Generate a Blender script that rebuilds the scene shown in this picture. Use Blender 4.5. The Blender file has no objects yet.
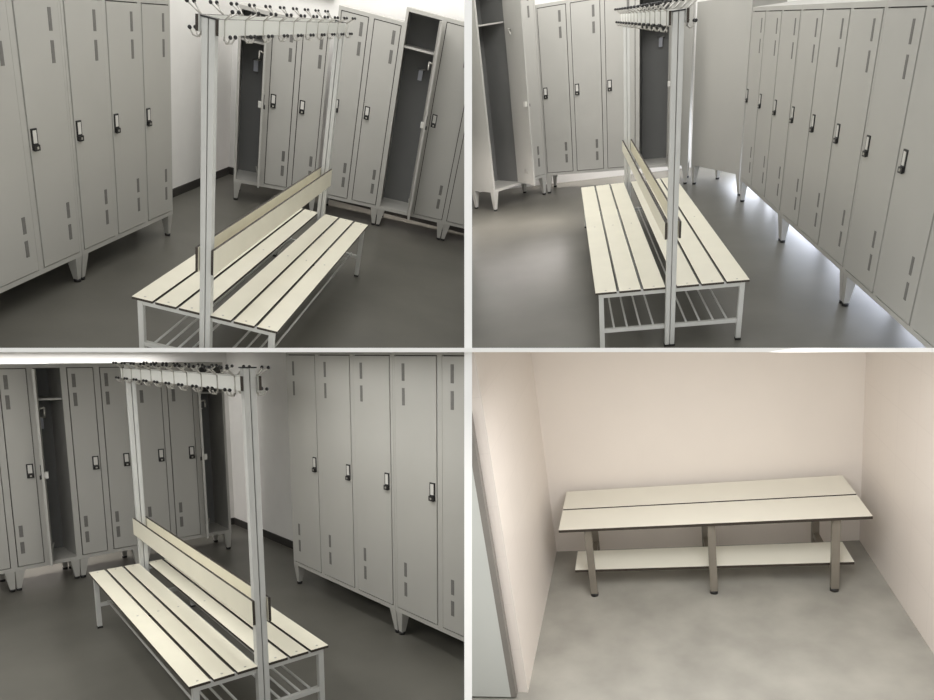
import bpy, bmesh, math, random
from mathutils import Matrix, Vector
random.seed(4)
SC = bpy.context.scene
COL = SC.collection

# ------------------------------------------------------------------ camera, world, lights, exposure
FPX, PX, PY = 680.0, 467.0, 460.0
PITCH = math.radians(22)
cp, sp = math.cos(PITCH), math.sin(PITCH)
cam_data = bpy.data.cameras.new('camera')
cam = bpy.data.objects.new('camera', cam_data); COL.objects.link(cam)
cam_data.lens = 36 * FPX / 934; cam_data.sensor_width = 36
cam_data.shift_y = (PY - 350) / 934
cam_data.clip_start = .05; cam_data.clip_end = 100
CAMZ = 2.4
cam.location = (0, 0, CAMZ); cam.rotation_euler = (math.radians(90) - PITCH, 0, 0)
SC.camera = cam
CW = Matrix(((1, 0, 0, 0), (0, -sp, cp, 0), (0, -cp, -sp, CAMZ), (0, 0, 0, 1)))   # x right, y down, z ahead -> world

w = bpy.data.worlds.new('world'); SC.world = w; w.use_nodes = True
w.node_tree.nodes['Background'].inputs[0].default_value = (1.0, 1.0, .99, 1)
w.node_tree.nodes['Background'].inputs[1].default_value = 1.0
SC.view_settings.view_transform = 'Standard'; SC.view_settings.look = 'None'
SC.view_settings.exposure = 0; SC.view_settings.gamma = 1; SC.view_settings.use_curve_mapping = False

def rodrigues(r):
    v = Vector(r); a = v.length
    return Matrix.Rotation(a, 3, v.normalized())
BASE = Matrix(((1, 0, 0), (0, 0, -1), (0, 1, 0)))
def room_matrix(r, t):
    m = (rodrigues(r) @ BASE).to_4x4(); m.translation = Vector(t)
    return CW @ m
ROOM = {
 1: room_matrix((.5727, .0205, .2394), (-1.4783, -.4155, 3.8213)),
 2: room_matrix((.5682, .1467, -.0969), (1.2957, -.7285, 4.3501)),
 3: room_matrix((.1495, -.6914, -.0522), (-.9935, 1.3931, 3.3778)),
 4: room_matrix((.3582, .247, -.1192), (1.0945, .6163, 3.0603)),
}
def area(name, room, loc, target, size, power, color=(1, 1, 1), along=(1, 0, 0)):
    l = bpy.data.lights.new(name, 'AREA'); l.shape = 'RECTANGLE'; l.size, l.size_y = size; l.energy = power; l.color = color
    o = bpy.data.objects.new(name, l); COL.objects.link(o)
    M = ROOM[room]; a = M @ Vector(loc); b = M @ Vector(target)
    z = (a - b).normalized(); x = M.to_3x3() @ Vector(along); x = (x - z * x.dot(z)).normalized(); y = z.cross(x)   # long side runs 'along'
    o.matrix_world = Matrix.Translation(a) @ Matrix((x, y, z)).transposed().to_4x4()
    return o
area('overhead_fill_light', 1, (-.2, 1.2, 3.4), (-.1, 1.8, 0), (1.8, 1.8), 34, (1, 1, .985))  # added overhead fill for each room; no lamp fixture is modelled
area('overhead_fill_light', 2, (0, 1.6, 3.4), (.1, 2.3, 0), (1.8, 1.8), 36, (1, 1, .985))
area('overhead_fill_light', 3, (-.95, 1.2, 1.90), (-.95, 1.2, 0), (.8, 2.4), 32, (1, 1, .985))  # added fill laid edge-on beneath the slab, so it stays unseen
area('overhead_fill_light', 3, (.62, .5, 1.90), (.62, .5, 0), (.35, 2.0), 14, (1, 1, .985))
area('overhead_fill_light', 4, (0, -.95, 1.235), (0, -.95, 0), (.6, .7), 14, (1, .98, .95))
# added wall-wash lights brightening the back walls; no windows exist there
area('wall_wash_fill_light', 1, (.3, 3.3, 3.0), (.3, 4.45, 2.2), (3.2, .7), 42, (1, .99, .97))
area('wall_wash_fill_light', 2, (.3, 4.3, 3.0), (.3, 5.55, 2.1), (3.2, .7), 36, (1, .99, .97))
area('wall_wash_fill_light', 3, (-.3, 4.12, 1.895), (-.3, 4.12, 0), (2.3, .22), 17, (1, .99, .97))
# added strip lights imitating daylight spill behind the locker rows; no window built
area('behind_row_fill_light', 2, (1.70, 1.7, .20), (1.2, 1.7, .04), (4.2, .26), 30, (.80, .86, 1), (0, 1, 0))
area('behind_row_fill_light', 2, (1.75, 4.7, .5), (1.1, 4.2, .0), (1.3, .5), 26, (.84, .89, 1), (-.5, .8, 0))
area('behind_row_fill_light', 2, (0, 5.46, .8), (0, 5.46, 0), (1.4, .1), 22, (1, .95, .92))
area('behind_row_fill_light', 1, (.95, 4.39, .9), (.95, 4.39, 0), (2.0, .06), 26, (1, .93, .9))
area('behind_row_fill_light', 3, (-.85, 4.1, .9), (-.85, 4.1, 0), (1.8, .1), 14, (1, .93, .9))

# ------------------------------------------------------------------ materials
def srgb(c):
    return tuple(((x / 255) / 12.92 if x / 255 <= .04045 else ((x / 255 + .055) / 1.055) ** 2.4) for x in c)
def mat(name, c, rough=.5, metal=0, noise=0, scale=4, bump=0, spec=.5):
    m = bpy.data.materials.new(name); m.use_nodes = True
    nt = m.node_tree; b = nt.nodes['Principled BSDF']
    col = srgb(c)
    b.inputs['Roughness'].default_value = rough; b.inputs['Metallic'].default_value = metal
    b.inputs['Specular IOR Level'].default_value = spec
    tc = nt.nodes.new('ShaderNodeTexCoord')
    n = nt.nodes.new('ShaderNodeTexNoise'); n.inputs['Scale'].default_value = scale; n.inputs['Detail'].default_value = 6
    nt.links.new(tc.outputs['Object'], n.inputs['Vector'])
    r = nt.nodes.new('ShaderNodeValToRGB'); r.color_ramp.elements[0].position = .3; r.color_ramp.elements[1].position = .7
    lo = [x * (1 - noise) for x in col]; hi = [min(1, x * (1 + noise)) for x in col]
    r.color_ramp.elements[0].color = (*lo, 1); r.color_ramp.elements[1].color = (*hi, 1)
    nt.links.new(n.outputs['Fac'], r.inputs['Fac']); nt.links.new(r.outputs['Color'], b.inputs['Base Color'])
    if bump:
        bp = nt.nodes.new('ShaderNodeBump'); bp.inputs['Strength'].default_value = bump; bp.inputs['Distance'].default_value = .002
        nt.links.new(n.outputs['Fac'], bp.inputs['Height']); nt.links.new(bp.outputs['Normal'], b.inputs['Normal'])
    return m
M_LOCK = mat('locker_paint', (176, 174, 168), .42, 0, .03, 2)
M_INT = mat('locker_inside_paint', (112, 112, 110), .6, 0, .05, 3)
M_VENT = mat('vent_perforation', (112, 110, 106), .7, 0, .1, 60)
M_DARK = mat('dark_edge_and_gap_shade', (52, 44, 36), .6, 0, .1, 10)  # board edges; also painted shade behind the locker door gaps
M_BLACK = mat('black_plastic', (26, 25, 25), .4, 0, .1, 10)
M_SLAT = mat('cream_laminate', (226, 221, 203), .38, 0, .025, 6)
M_TUBE = mat('light_grey_steel', (196, 196, 192), .35, 0, .03, 8)
M_WIRE = mat('nickel_wire', (185, 182, 175), .3, .5, .04, 10)
M_FLOOR = mat('grey_floor_coating', (96, 94, 87), .38, 0, .16, 1.6, .1)
M_FLOOR4 = mat('grey_concrete_floor', (160, 158, 151), .5, 0, .17, 4.5, .2)
M_WALL = mat('white_plaster', (232, 230, 226), .8, 0, .02, 5, .1)
M_LEG4 = mat('brushed_grey_steel', (138, 132, 122), .35, .35, .12, 9)
M_BASE = mat('dark_skirting', (52, 50, 47), .6, 0, .1, 8)
M_CREAM4 = mat('off_white_laminate', (240, 238, 226), .4, 0, .015, 5)
M_WHITE = mat('white_paint', (248, 248, 246), .7, 0, .01, 5)
M_DOOR4 = mat('pale_grey_door', (196, 199, 196), .5, 0, .02, 4)
M_SEAL = mat('grey_door_edge', (128, 124, 119), .6, 0, .05, 10)
M_PLATE = mat('pale_lock_plate', (208, 206, 200), .4, 0, .03, 10)
M_TAG = mat('frosted_film', (176, 178, 186), .4, 0, .1, 12)
def tile_mat():
    m = mat('white_wall_tile', (234, 226, 219), .38, 0, .02, 4)
    nt = m.node_tree; b = nt.nodes['Principled BSDF']
    tc = nt.nodes.new('ShaderNodeTexCoord'); br = nt.nodes.new('ShaderNodeTexBrick')
    br.offset = 0; br.inputs['Scale'].default_value = 1; br.inputs['Brick Width'].default_value = .2; br.inputs['Row Height'].default_value = .2
    br.inputs['Mortar Size'].default_value = .0025
    a = srgb((234, 226, 219)); g = srgb((214, 206, 198))
    br.inputs['Color1'].default_value = (*a, 1); br.inputs['Color2'].default_value = (*[x * .985 for x in a], 1); br.inputs['Mortar'].default_value = (*[x * .96 for x in a], 1)
    mp = nt.nodes.new('ShaderNodeMapping'); mp.inputs['Rotation'].default_value = (math.pi / 2, 0, math.pi / 2)
    sx = nt.nodes.new('ShaderNodeSeparateXYZ'); cx = nt.nodes.new('ShaderNodeCombineXYZ'); ad = nt.nodes.new('ShaderNodeMath'); ad.operation = 'ADD'
    nt.links.new(tc.outputs['Object'], sx.inputs[0]); nt.links.new(sx.outputs['X'], ad.inputs[0]); nt.links.new(sx.outputs['Y'], ad.inputs[1])
    nt.links.new(ad.outputs[0], cx.inputs['X']); nt.links.new(sx.outputs['Z'], cx.inputs['Y']); nt.links.new(cx.outputs[0], br.inputs['Vector'])
    nt.links.new(br.outputs['Color'], b.inputs['Base Color'])
    nt.nodes.remove(mp)
    return m
M_TILE = tile_mat()
M_WALL4 = mat('warm_white_plaster', (237, 229, 221), .7, 0, .015, 3, .15)
M_RAIL = mat('white_laminate', (222, 222, 216), .4, 0, .015, 5)

# ------------------------------------------------------------------ mesh helpers
class MB:
    def __init__(s): s.bm = bmesh.new(); s.mats = []
    def mi(s, m):
        if m not in s.mats: s.mats.append(m)
        return s.mats.index(m)
    def box(s, x0, x1, y0, y1, z0, z1, m, sides=None):
        x0, x1 = min(x0, x1), max(x0, x1); y0, y1 = min(y0, y1), max(y0, y1); z0, z1 = min(z0, z1), max(z0, z1)
        v = [s.bm.verts.new(p) for p in ((x0, y0, z0), (x1, y0, z0), (x1, y1, z0), (x0, y1, z0), (x0, y0, z1), (x1, y0, z1), (x1, y1, z1), (x0, y1, z1))]
        i = s.mi(m); j = s.mi(sides) if sides else i
        for n, q in enumerate(((0, 3, 2, 1), (4, 5, 6, 7), (0, 1, 5, 4), (1, 2, 6, 5), (2, 3, 7, 6), (3, 0, 4, 7))):
            f = s.bm.faces.new([v[k] for k in q]); f.material_index = i
            # 'sides' colours every narrow face: flat boards take their wide pair in the main material
        if sides:
            fs = s.bm.faces[-6:] if False else None
            s.bm.faces.ensure_lookup_table(); six = s.bm.faces[len(s.bm.faces) - 6:]
            amax = max(f.calc_area() for f in six)
            for f in six:
                if f.calc_area() < amax * .8: f.material_index = j
        return v
    def taper(s, cx, cy, z0, z1, a0, b0, a1, b1, m, ox=0, oy=0):
        i = s.mi(m)
        lo = [s.bm.verts.new((cx + ox + sx * a0, cy + oy + sy * b0, z0)) for sx, sy in ((-1, -1), (1, -1), (1, 1), (-1, 1))]
        hi = [s.bm.verts.new((cx + sx * a1, cy + sy * b1, z1)) for sx, sy in ((-1, -1), (1, -1), (1, 1), (-1, 1))]
        for f in ([lo[3], lo[2], lo[1], lo[0]], hi, *[[lo[k], lo[(k + 1) % 4], hi[(k + 1) % 4], hi[k]] for k in range(4)]):
            s.bm.faces.new(f).material_index = i
    def tube(s, pts, r, m, n=8):
        pts = [Vector(p) for p in pts]; rings = []; i = s.mi(m)
        for k, p in enumerate(pts):
            d = (pts[min(k + 1, len(pts) - 1)] - pts[max(k - 1, 0)]).normalized()
            a = d.orthogonal().normalized() if k == 0 else (prev - d * prev.dot(d)).normalized()
            prev = a; b = d.cross(a)
            rings.append([s.bm.verts.new(p + r * (math.cos(t * 2 * math.pi / n) * a + math.sin(t * 2 * math.pi / n) * b)) for t in range(n)])
        for A, B in zip(rings, rings[1:]):
            for t in range(n):
                f = s.bm.faces.new((A[t], A[(t + 1) % n], B[(t + 1) % n], B[t])); f.material_index = i; f.smooth = True
        s.bm.faces.new(rings[0][::-1]).material_index = i; s.bm.faces.new(rings[-1]).material_index = i
    def ball(s, c, r, m, seg=10):
        i = s.mi(m)
        g = bmesh.ops.create_uvsphere(s.bm, u_segments=seg, v_segments=6, radius=r, matrix=Matrix.Translation(c))
        for v in g['verts']:
            for f in v.link_faces: f.material_index = i; f.smooth = True
    def build(s, name, parent=None, bevel=0):
        bmesh.ops.recalc_face_normals(s.bm, faces=s.bm.faces)
        me = bpy.data.meshes.new(name); s.bm.to_mesh(me); s.bm.free()
        for m in s.mats: me.materials.append(m)
        o = bpy.data.objects.new(name, me); COL.objects.link(o); o.parent = parent
        if bevel:
            b = o.modifiers.new('bevel', 'BEVEL'); b.width = bevel; b.segments = 2; b.limit_method = 'ANGLE'
        return o
ROOTS = {1: [], 2: [], 3: [], 4: []}
def thing(room, name, label, cat, loc=(0, 0, 0), rz=0, group=None):
    o = bpy.data.objects.new(name, None); COL.objects.link(o); o.empty_display_size = .1
    o.matrix_world = ROOM[room] @ Matrix.Translation(loc) @ Matrix.Rotation(rz, 4, 'Z')
    o['label'] = label; o['category'] = cat
    if group: o['group'] = group
    ROOTS[room].append(o); return o
def struct(room, name, mb, label=None):
    o = mb.build(name); o.matrix_world = ROOM[room].copy(); o['kind'] = 'structure'
    if label: o['label'] = label
    ROOTS[room].append(o); return o
def copy_child(o, parent):
    c = o.copy(); COL.objects.link(c); c.parent = parent
    for g in list(o.children): copy_child(g, c)
    return c

# ------------------------------------------------------------------ the partitions between the four rooms
def cambox(name, x0, x1, yz0, yz1, z0, z1, label):
    mb = MB(); mb.box(x0, x1, yz0, yz1, z0, z1, M_WHITE); o = mb.build(name); o['kind'] = 'structure'; o['label'] = label
    return o
D0 = 2.1
o = cambox('wall_middle', (464.3 - PX) / FPX * D0, (472 - PX) / FPX * D0, -7, 7, D0, 13, 'white partition between the left and right rooms')
o.matrix_world = CW
th = 4.2 / FPX * D0
o = cambox('floor_upper', -9, 9, -th / 2, th / 2, D0, 13, 'white slab between the upper and lower rooms')
o.matrix_world = CW @ Matrix.Rotation(math.atan((PY - 350) / FPX), 4, 'X')

# ------------------------------------------------------------------ rooms
def shell(room, xl, xr, yb, yf, h, wallm, floorm, zfl=0):
    m = MB(); m.box(xl - .1, xr + .1, yf, yb + .1, -.08, 0, floorm); struct(room, 'floor', m)
    m = MB(); m.box(xl - .1, xr + .1, yb, yb + .1, 0, h, wallm); struct(room, 'wall_back', m)
    if wallm:
        m = MB(); m.box(xl - .1, xl, yf, yb, 0, h, wallm); struct(room, 'wall_left', m)
        m = MB(); m.box(xr, xr + .1, yf, yb, 0, h, wallm); struct(room, 'wall_right', m)

# ------------------------------------------------------------------ lockers
def make_lock(side):
    m = MB()
    a, b = .024, .056
    m.box(-a, a, -.006, 0, -b, b, M_BLACK); m.box(-a + .009, a - .009, -.0075, -.0055, -b + .036, b - .009, M_PLATE)
    m.box(-a + .001, a - .001, -.016, -.006, -b - .002, -b + .028, M_BLACK); m.box(-.007, .007, -.019, -.015, -b + .008, -b + .020, M_WIRE)
    return m
DOORW = {}
def locker_unit(room, label, loc, rz, nd, w, H, lg, lk, D, lock_side='left', opened=(), extra=0, group=None, plain=False, angle=95, hinge=None, name='locker_cabinet', shelf=.84):
    """front lower-left corner at loc, width runs along local +x, doors face local -y"""
    W = nd * w + extra
    r = thing(room, name, label, 'locker', loc, rz, group or 'locker cabinets in the ' + {1: 'upper left', 2: 'upper right', 3: 'lower left'}[room] + ' room')
    t = .014
    b = MB()
    b.box(0, t, .0, D, lg, H, M_LOCK); b.box(W - t, W, 0, D, lg, H, M_LOCK)
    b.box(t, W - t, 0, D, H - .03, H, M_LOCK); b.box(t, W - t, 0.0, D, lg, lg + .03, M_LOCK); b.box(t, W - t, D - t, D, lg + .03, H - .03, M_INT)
    if plain: b.box(t, W - t, 0, .02, lg + .03, H - .03, M_LOCK)
    st = .022
    if not plain:
        for k in range(nd + 1):
            x = k * w
            x0, x1 = (max(x - st, t), min(x + st, W - t))
            if k == nd: x1 = W - t
            if k == 0: x0 = t; x1 = st
            b.box(x0, x1, 0, .018, lg + .03, H - .03, M_LOCK)
            if k < nd and k not in opened: b.box(x0 if k == 0 else x, (k + 1) * w - .003, .0145, .0175, lg + .031, H - .031, M_DARK)  # dark sheet behind each closed door, put in as shade for its gaps
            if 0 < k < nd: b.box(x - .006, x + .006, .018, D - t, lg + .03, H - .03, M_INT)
        for k in range(nd):
            if k in opened: 
                b.box(k * w + st, (k + 1) * w - st, .03, D - t, H * shelf, H * shelf + .015, M_LOCK)
    b.build('body', r)
    for i, sx in enumerate((0, 1)):
        for sy in (0, 1):
            l = MB(); cx = (.035 if sx == 0 else W - .035); cy = (.035 if sy == 0 else D - .035)
            l.taper(cx, cy, .018, lg, .016, .016, .034, .034, M_LOCK, ox=(-.012 if sx == 0 else .012))
            lo = l.build('leg', r)
            f = MB(); f.tube([(cx + (-.012 if sx == 0 else .012), cy, 0), (cx + (-.012 if sx == 0 else .012), cy, .02)], .022, M_BLACK, 10); f.build('foot', lo)
    if plain: return r
    gap = .007
    dw = w - 2 * st - 2 * gap; dh = (H - .03 - gap) - (lg + .03 + gap)
    proto = lockp = None
    for k in sorted(range(nd), key=lambda i: i in opened):
        hl = (lock_side == 'left')     # lock on the left, hinge on the right
        hx = (k + 1) * w - st - gap if hl else k * w + st + gap
        sgn = -1 if hl else 1
        if proto is None:
            m = MB(); m.box(0, sgn * dw, -.004, .014, 0, dh, M_LOCK)
            vx = sgn * dw * .22
            hw = .014
            for z0 in (dh - .155, dh - .31, .10, .235):
                m.box(vx - hw, vx + hw, -.0055, -.003, z0, z0 + (.11 if z0 > .5 else .095), M_VENT)
            proto = m.build('door', r)
            lp = make_lock(lock_side).build('lock', proto)
            lp.location = (sgn * (dw - .036), -.004, lk - (lg + .03 + gap))
            d = proto
        else:
            d = copy_child(proto, r)
        d.location = (hx, 0, lg + .03 + gap)
        d.rotation_euler = (0, 0, 0)
        if k in opened:
            d.rotation_euler = (0, 0, (math.radians(angle) if hl else -math.radians(angle)))
            h = MB()   # coat hook, latch box and bottom latch on the inner face
            for z in (dh * .8,):
                h.tube([(sgn * dw * .35, .014, z), (sgn * dw * .35, .05, z + .01)], .006, M_WIRE); h.tube([(sgn * dw * .35, .05, z + .01), (sgn * dw * .5, .05, z - .05)], .006, M_WIRE)
            h.build('coat_hook', d)
            h = MB(); h.box(sgn * (dw - .06), sgn * (dw - .02), .014, .04, lk - lg - .09, lk - lg - .04, M_PLATE); h.build('latch_case', d)
            h = MB(); h.tube([(sgn * dw * .5, .02, .12), (sgn * dw * .6, .03, .17), (sgn * dw * .7, .02, .12)], .004, M_WIRE); h.build('wire_clip', d)
        # what hangs inside an open locker: rail with hooks
        if k in opened:
            h = MB(); z = H * shelf - .17; xm = (k + .62) * w
            h.tube([(xm - .05, D - .03, z), (xm + .02, D - .05, z + .01)], .006, M_WIRE)
            h.box(xm - .04, xm + .0, D - .055, D - .03, z - .09, z, M_TAG); h.build('hook_with_film', r)
    return r

# ------------------------------------------------------------------ double bench with coat rail
def double_bench(room, label, L, W, g, zs, zp, zb0, zb1, zh0, zh1, cr, nh=10):
    r = thing(room, 'changing_room_bench', label, 'bench')
    th_ = .013
    gap = .016; sw = (W - g - 2 * gap) / 3
    proto = {}
    for s in (-1, 1):
        for k in range(3):
            x0 = g + k * (sw + gap)
            m = MB(); m.box(s * x0, s * (x0 + sw), 0, L, zs - th_, zs, M_SLAT, sides=M_DARK)
            o = m.build('seat_slat', r)
            q = MB()
            for y in (.035, L / 2, L - .035): q.tube([(s * (x0 + sw / 2), y, zs - .001), (s * (x0 + sw / 2), y, zs + .0015)], .006, M_WIRE, 8)
            q.build('screws', o)
        m = MB(); m.box(s * .033, s * .046, -.012, L + .012, zb0, zb1, M_SLAT, sides=M_DARK); m.build('backrest_board', r)
        m = MB(); m.box(s * .037, s * .050, -.012, L + .012, zh0, zh1, M_RAIL, sides=M_DARK); hb = m.build('coat_rail_board', r)
        # hooks
        first = None
        for k in range(nh):
            y = .05 + (L - .1) * k / (nh - 1)
            if first is None:
                f = MB(); x = s * .051; hh = zh1 - zh0
                f.tube([(x, 0, -.018), (x, 0, hh + .002)], .0038, M_WIRE, 6)
                for e in (-1, 1):
                    f.tube([(x, 0, hh), (x + s * .012, e * .010, hh + .008), (x + s * .044, e * .034, hh + .036)], .0036, M_WIRE, 6)
                    f.tube([(x, 0, -.01), (x + s * .012, e * .010, -.026), (x + s * .026, e * .022, -.022), (x + s * .036, e * .028, .000)], .0034, M_WIRE, 6)
                first = f.build('coat_hook', r)
                for e in (-1, 1):
                    for c in ((x + s * .046, e * .036, hh + .038), (x + s * .037, e * .029, .004)):
                        bl = MB(); bl.ball((0, 0, 0), .0086, M_BLACK); bo = bl.build('hook_tip', first); bo.location = c
                h = first
            else: h = copy_child(first, r)
            h.location = (0, y, zh0)
        # outer legs
        for y in (.03, L - .03):
            l = MB(); l.box(s * (W - .05), s * (W - .02), y - .015, y + .015, .012, zs - th_, M_TUBE); lo = l.build('leg', r, .003)
            f = MB(); f.box(s * (W - .052), s * (W - .018), y - .017, y + .017, 0, .014, M_BLACK); f.build('foot', lo)
            c = MB(); c.box(s * .03, s * (W - .05), y - .013, y + .013, zs - th_ - .028, zs - th_, M_TUBE); c.build('crossbar', r)
            c = MB(); c.box(s * .03, s * (W - .05), y - .012, y + .012, cr - .012, cr + .012, M_TUBE); c.build('shelf_crossbar', r)
        nr = 4
        for k in range(nr):
            x = s * (.06 + (W - .13) * (k + .5) / nr)
            t = MB(); t.tube([(x, .03, cr + .016), (x, L - .03, cr + .016)], .0065, M_TUBE, 8); t.build('shelf_rod', r)
        c = MB(); c.box(s * (W - .05), s * (W - .025), .03, L - .03, zs - th_ - .03, zs - th_, M_TUBE); c.build('side_rail', r)
    for y in (.02, L - .02):
        p = MB()
        for s in (-1, 1): p.box(s * .002, s * .029, y - .02, y + .02, .01, zp, M_TUBE)
        po = p.build('post', r, .003)
        c = MB(); c.box(-.034, .034, y - .022, y + .022, zp, zp + .006, M_BLACK); c.build('post_cap', po)
        c = MB(); c.box(-.034, .034, y - .022, y + .022, 0, .012, M_BLACK); c.build('foot', po)
        for s in (-1, 1):
            c = MB(); c.box(s * .031, s * .038, y - .012, y + .012, zh0 + .006, zh1 - .006, M_TUBE); c.build('bracket', po)
    return r

# ================================================================== room 1 (upper left)
def wall_room(room, s, xc, lean, xr, yb, yf, h):
    """side wall runs parallel to the near locker row: it passes the corner (s*xc, yb) and leans by 'lean' per metre"""
    xf = xc + (yf - yb) * lean
    def slanted(t0, t1, y1, z0, z1, m):
        mb = MB(); v = mb.box(0, 1, 0, 1, z0, z1, m)
        for q in v:
            y = y1 if q.co.y > .5 else yf; x = xc + (y - yb) * lean + (t1 if q.co.x > .5 else t0)
            q.co.x, q.co.y = s * x, y
        return mb
    xs = sorted((s * (xf - .2), s * xr))
    m = MB(); m.box(xs[0], xs[1], yf, yb + .1, -.08, 0, M_FLOOR); struct(room, 'floor', m)
    m = MB(); m.box(xs[0], xs[1], yb, yb + .1, 0, h, M_WALL); struct(room, 'wall_back', m)
    struct(room, 'wall_left' if s > 0 else 'wall_right', slanted(-.1, 0, yb, 0, h, M_WALL))
    m = MB(); m.box(s * xr, s * (xr + .1), yf, yb, 0, h, M_WALL); struct(room, 'wall_right' if s > 0 else 'wall_left', m)
    struct(room, 'baseboard_left' if s > 0 else 'baseboard_right', slanted(0, .012, yb - .012, 0, .075, M_BASE))
    x0, x1 = sorted((s * (xc + .0), s * xr)); m = MB(); m.box(x0, x1, yb - .012, yb, 0, .075, M_BASE); struct(room, 'baseboard_back', m)

def locker_room(room, s, q, side_unit_w, texts):
    lkside = 'left' if s > 0 else 'right'
    def unit(label, ox, oy, ang, k0, nd, w, D, H=q['H'], lk=q['lk'], **kw):
        # ang: direction of the row seen from the door side, left to right when s>0
        d = Vector((math.cos(ang), math.sin(ang)))
        if s > 0:
            p = Vector((ox, oy)) + d * (k0 * w); rz = ang
        else:
            p = Vector((ox, oy)) + d * ((k0 + nd) * w); p.x = -p.x; rz = -ang
            kw['opened'] = tuple(nd - 1 - i for i in kw.get('opened', ()))
            p2 = p
        return locker_unit(room, label, (p.x, p.y, 0), rz, nd, w, H, q['lg'], lk, D, lkside, group=None, **kw)
    la = q['la']
    # near row: from the far corner e towards the viewer; seen from its door side the row runs left to right towards e
    ang = math.atan2(math.cos(la), math.sin(la))
    w1 = q['w1']
    ex, ey = abs(q['lx']) * -1, q['ly']
    dv = Vector((math.sin(la), math.cos(la)))
    for i, (k, nd) in enumerate(((3, 3), (6, 3))):
        p = Vector((ex, ey)) - dv * (k * w1)
        u = unit(texts['near'][i], p.x, p.y, ang, 0, nd, w1 * .998, .35)
    # far rows
    rx, ry, ra, w2 = q['rx'], q['ry'], q['ra'], q['w2']
    unit(texts['B'], rx, ry, ra, -2, 2, q['wB'] * .997, .42, H=q['HB'], lk=q['kB'])
    unit(texts['C'], rx, ry, q['rc'], 0, 2, w2 * .997, .42, H=q['HC'], lk=q['kC'], opened=(0,), angle=texts['C_angle'])
    unit(texts['D'], rx, ry, q['rc'], 2, 2, w2 * .997, .42, H=q['HC'], lk=q['kC'])
    unit(texts['A'], q['ax'], q['ay'], q['aa'], 0, 3, q['w3'], .40, H=q['HA'], lk=q['kA'], opened=(0,), angle=texts.get('A_angle', 88))

q1 = {'L': 2.324, 'W': .388, 'g': .029, 'zs': .435, 'zp': 1.777, 'zb0': .662, 'zb1': .788, 'zh0': 1.721, 'zh1': 1.777, 'lx': -1.161, 'ly': 2.182, 'la': .033, 'w1': .411, 'H': 1.65, 'lg': .177, 'lk': .936, 'rx': .194, 'ry': 3.869, 'ra': .116, 'w2': .347, 'ax': -1.178, 'ay': 3.538, 'aa': .285, 'w3': .261, 'rc': .086, 'wB': .294, 'HC': 1.947, 'kC': 1.105, 'HB': 1.829, 'kB': 1.033, 'HA': 1.654, 'kA': .962}
q3 = {'L': 2.119, 'W': .353, 'g': .029, 'zs': .4, 'zp': 1.833, 'zb0': .617, 'zb1': .736, 'zh0': 1.731, 'zh1': 1.797, 'lx': -1.146, 'ly': 2.083, 'la': .052, 'w1': .47, 'H': 1.921, 'lg': .169, 'lk': 1.058, 'rx': .199, 'ry': 3.352, 'ra': -.083, 'w2': .236, 'ax': -1.124, 'ay': 3.407, 'aa': -.022, 'w3': .27, 'rc': -.091, 'wB': .248, 'HC': 1.812, 'kC': .969, 'HB': 1.814, 'kB': .982, 'HA': 1.816, 'kA': .993}
wall_room(1, 1, -1.571, .033, 2.9, 4.45, -3.0, 3.8)
locker_room(1, 1, q1, 0, {
  'near': ['grey three-door locker by the bare wall, left side of the upper left room', 'nearest grey locker, cut off by the left edge of the upper left room'],
  'A': 'grey corner locker with its left door open, upper left room, behind the coat rail',
  'B': 'closed two-door grey locker in the middle of the far row, upper left room',
  'A_angle': 93, 'C_angle': 95,
  'C': 'grey locker with an open shelved compartment, right side of the upper left room',
  'D': 'closed grey locker cut off by the right edge of the upper left room'})
double_bench(1, 'double-sided cream slatted bench with coat rail in the upper left room', q1['L'], q1['W'], q1['g'], q1['zs'], q1['zp'], q1['zb0'], q1['zb1'], q1['zh0'], q1['zh1'] + .005, .165)
def wallbox(room, x0, x1, yb, z0, z1, label):
    r = thing(room, 'trunking_box', label, 'box', ((x0 + x1) / 2, yb, z0))
    m = MB(); hw = (x1 - x0) / 2; m.box(-hw, hw, -.08, 0, 0, z1 - z0, M_WHITE); m.build('cover', r, .006)
    m = MB(); m.box(-hw - .006, -hw + .01, -.086, 0, -.004, z1 - z0 + .004, M_WALL); m.box(hw - .01, hw + .006, -.086, 0, -.004, z1 - z0 + .004, M_WALL); m.build('end_cap', r)
wallbox(1, -1.2, -.6, 4.448, 1.86, 1.98, 'white box on the back wall above the lockers, upper left room')

# ================================================================== room 3 (lower left), a mirror image of the first layout
wall_room(3, -1, -1.521, .055, 2.4, 4.37, -2.6, 3.6)
locker_room(3, -1, q3, 0, {
  'near': ['grey three-door locker by the bare wall, right side of the lower left room', 'nearest grey locker, cut off by the right edge of the lower left room'],
  'A': 'grey corner locker with its right door open, lower left room, behind the coat rail',
  'B': 'closed two-door grey locker in the middle of the far row, lower left room',
  'A_angle': 108, 'C_angle': 106,
  'C': 'grey locker with an open shelved compartment, left side of the lower left room',
  'D': 'closed grey locker cut off by the left edge of the lower left room'})
double_bench(3, 'double-sided cream slatted bench with coat rail in the lower left room', q3['L'], q3['W'], q3['g'], q3['zs'], q3['zp'], q3['zb0'], q3['zb1'], q3['zh0'], q3['zh1'], .165)
wallbox(3, .5, 1.15, 4.368, 1.95, 2.07, 'white box on the back wall above the lockers, lower left room')

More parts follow.
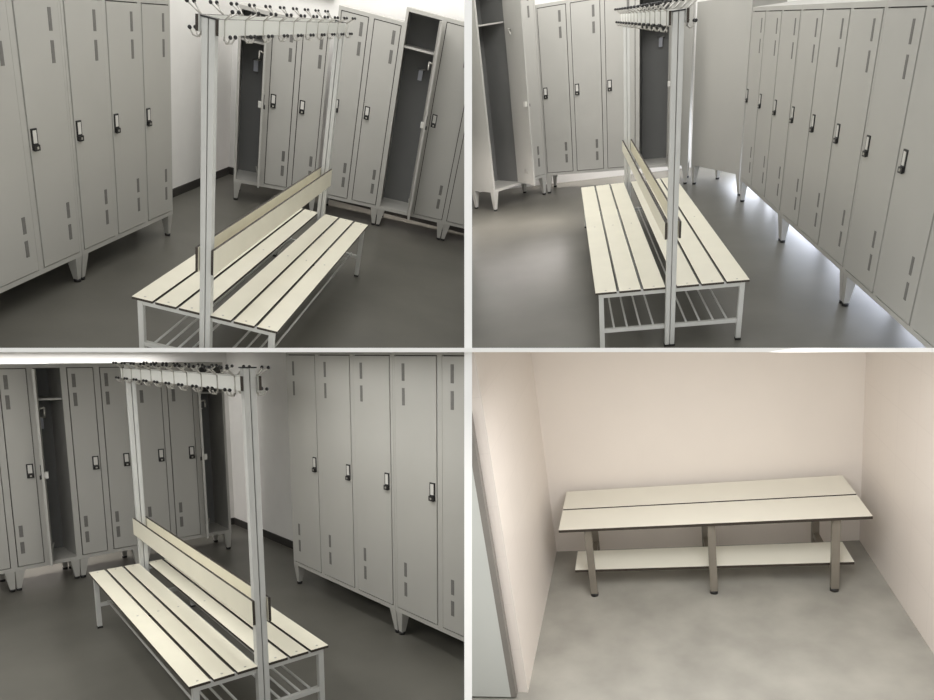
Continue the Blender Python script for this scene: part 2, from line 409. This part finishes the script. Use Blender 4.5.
# ================================================================== room 2 (upper right)
shell(2, -2.6, 2.6, 5.55, -3.2, 3.6, M_WALL, M_FLOOR)
double_bench(2, 'double-sided cream slatted bench with coat rail in the upper right room', 3.153, .454, .034, .391, 1.805, .682, .777, 1.75, 1.812, .129, 13)
H2, lg2, lk2, Hb, kb = 1.702, .215, .991, 1.946, 1.131
la = -.002; w1 = .509
for k, lab in ((3, 'farthest three-door grey locker of the long right row, upper right room'),
               (6, 'middle three-door grey locker of the long right row, upper right room'),
               (9, 'nearest grey locker of the long right row, cut off at the edge, upper right room')):
    # doors face -x; seen from the aisle left to right runs towards the viewer
    p = Vector((1.158, 3.519)) + Vector((math.sin(la), -math.cos(la))) * ((k - 3) * w1)
    locker_unit(2, lab, (p.x, p.y, 0), -math.pi / 2 + la, 3, w1 * .998, H2, lg2, lk2, .42, 'left')
locker_unit(2, 'grey four-door locker behind the bench, open beside the post, upper right room', (-.847, 4.955, 0), -.216, 4, .373, Hb + .06, lg2, kb, .42, 'left', opened=(3,), extra=.2, angle=100)
ang = math.atan2(.64, .604)
locker_unit(2, 'grey corner locker with its door swung open, left edge of the upper right room', (-1.445, 4.285, 0), ang, 2, .44, Hb + .3, lg2, kb, .42, 'left', opened=(0,), angle=76)
v = Vector((1.215 - .856, 3.755 - 4.587)); 
locker_unit(2, 'grey locker with a plain panel face, between post and long right row, upper right room', (.842, 4.575, 0), math.atan2(v.y, v.x), 1, v.length, 1.80, lg2, lk2, .38, plain=True)

# ================================================================== room 4 (lower right), the booth
m = MB(); m.box(-2.2, .84, -2.6, .58, -.08, 0, M_FLOOR4); struct(4, 'floor', m)
m = MB(); m.box(-.85, .84, .48, .58, 0, 2.8, M_WALL4); struct(4, 'wall_back', m)
m = MB(); m.box(-.84, -.74, -.66, .48, 0, 2.8, M_TILE); struct(4, 'wall_left', m)
m = MB(); m.box(.735, .84, -2.6, .48, 0, 2.8, M_TILE); struct(4, 'wall_right', m)
def booth_bench():
    L, D, zs, zl, D2, i2, o2, i1 = 1.284, .438, .367, .123, .186, .045, .06, .127
    r = thing(4, 'bench', 'plain off-white bench with low shelf on concrete floor of the lower right room', 'bench')
    h = L / 2; g = .006; th_ = .013
    for y0, y1 in ((0, D / 2 - g), (D / 2 + g, D)):
        m = MB(); m.box(-h, h, y0, y1, zs - th_, zs, M_CREAM4, sides=M_DARK); m.build('seat_board', r)
    m = MB(); m.box(-h + i2, h - i2, o2, o2 + D2, zl - .012, zl, M_CREAM4, sides=M_DARK); m.build('shelf_board', r)
    for x in (-h + i1, 0.02, h - i1):
        for y in (.035, D - .06):
            l = MB(); l.box(x - .016, x + .016, y - .012, y + .012, .012, zs - th_ - .02, M_LEG4); lo = l.build('leg', r, .002)
            f = MB(); f.tube([(x, y, 0), (x, y, .014)], .018, M_BLACK, 10); f.build('foot', lo)
        m = MB(); m.box(x - .015, x + .015, .02, D - .03, zs - th_ - .024, zs - th_, M_LEG4); m.build('crossbar', r)
        m = MB(); m.box(x - .012, x + .012, .035, D - .06, zl - .034, zl - .012, M_LEG4); m.build('shelf_crossbar', r)
    m = MB(); m.box(-h + .03, h - .03, D / 2 - .015, D / 2 + .015, zs - th_ - .05, zs - th_ - .024, M_LEG4); m.build('under_rail', r)
booth_bench()
m = MB(); m.box(-1.7, -.80, -.70, -.665, .01, 2.3, M_DOOR4)
d = struct(4, 'door_1', m)
m = MB(); m.box(-.80, -.778, -.70, -.665, .01, 2.3, M_SEAL); m.build('door_edge', d)
# ------------------------------------------------------------------ the rooms end at the partitions
bpy.context.view_layer.update()
CI = CW.inverted()
ky = (350 - PY) / FPX
def planes(room):
    """(normal, offset): the two partition faces that bound a room; geometry with n.p > offset is cut away"""
    ny = Vector((0, 1, -ky)).normalized()
    px = (Vector((1, 0, 0)), (464.3 - PX) / FPX * D0) if room in (1, 3) else (Vector((-1, 0, 0)), -(472 - PX) / FPX * D0)
    return [px, (ny if room in (1, 2) else -ny, -th / 2)]
def cut(o, pl):
    if o.type != 'MESH': return
    M = CI @ o.matrix_world
    pts = [M @ v.co for v in o.data.vertices]
    need = [(n, d) for n, d in pl if max(n.dot(p) - d for p in pts) > 1e-4]
    if not need: return
    if o.data.users > 1: o.data = o.data.copy()
    bm = bmesh.new(); bm.from_mesh(o.data); Mi = M.inverted()
    for n, d in need:
        no = (M.to_3x3().transposed() @ n).normalized(); co = Mi @ (n * d)
        g = bmesh.ops.bisect_plane(bm, geom=bm.verts[:] + bm.edges[:] + bm.faces[:], plane_co=co, plane_no=no, clear_outer=True)
        ed = [e for e in g['geom_cut'] if isinstance(e, bmesh.types.BMEdge)]
        if ed: bmesh.ops.edgeloop_fill(bm, edges=ed)
    bm.to_mesh(o.data); bm.free()
dead = []
for room, roots in ROOTS.items():
    pl = planes(room)
    for r0 in roots:
        for o in [r0] + list(r0.children_recursive):
            cut(o, pl)
            if o.type == 'MESH' and not o.data.vertices: dead.append(o)
for o in dead:
    kids = [c for c in o.children_recursive if c not in dead]
    if not kids: bpy.data.objects.remove(o)
for roots in ROOTS.values():
    for r0 in list(roots):
        try:
            if r0.type == 'EMPTY' and not r0.children: bpy.data.objects.remove(r0)
        except ReferenceError: pass
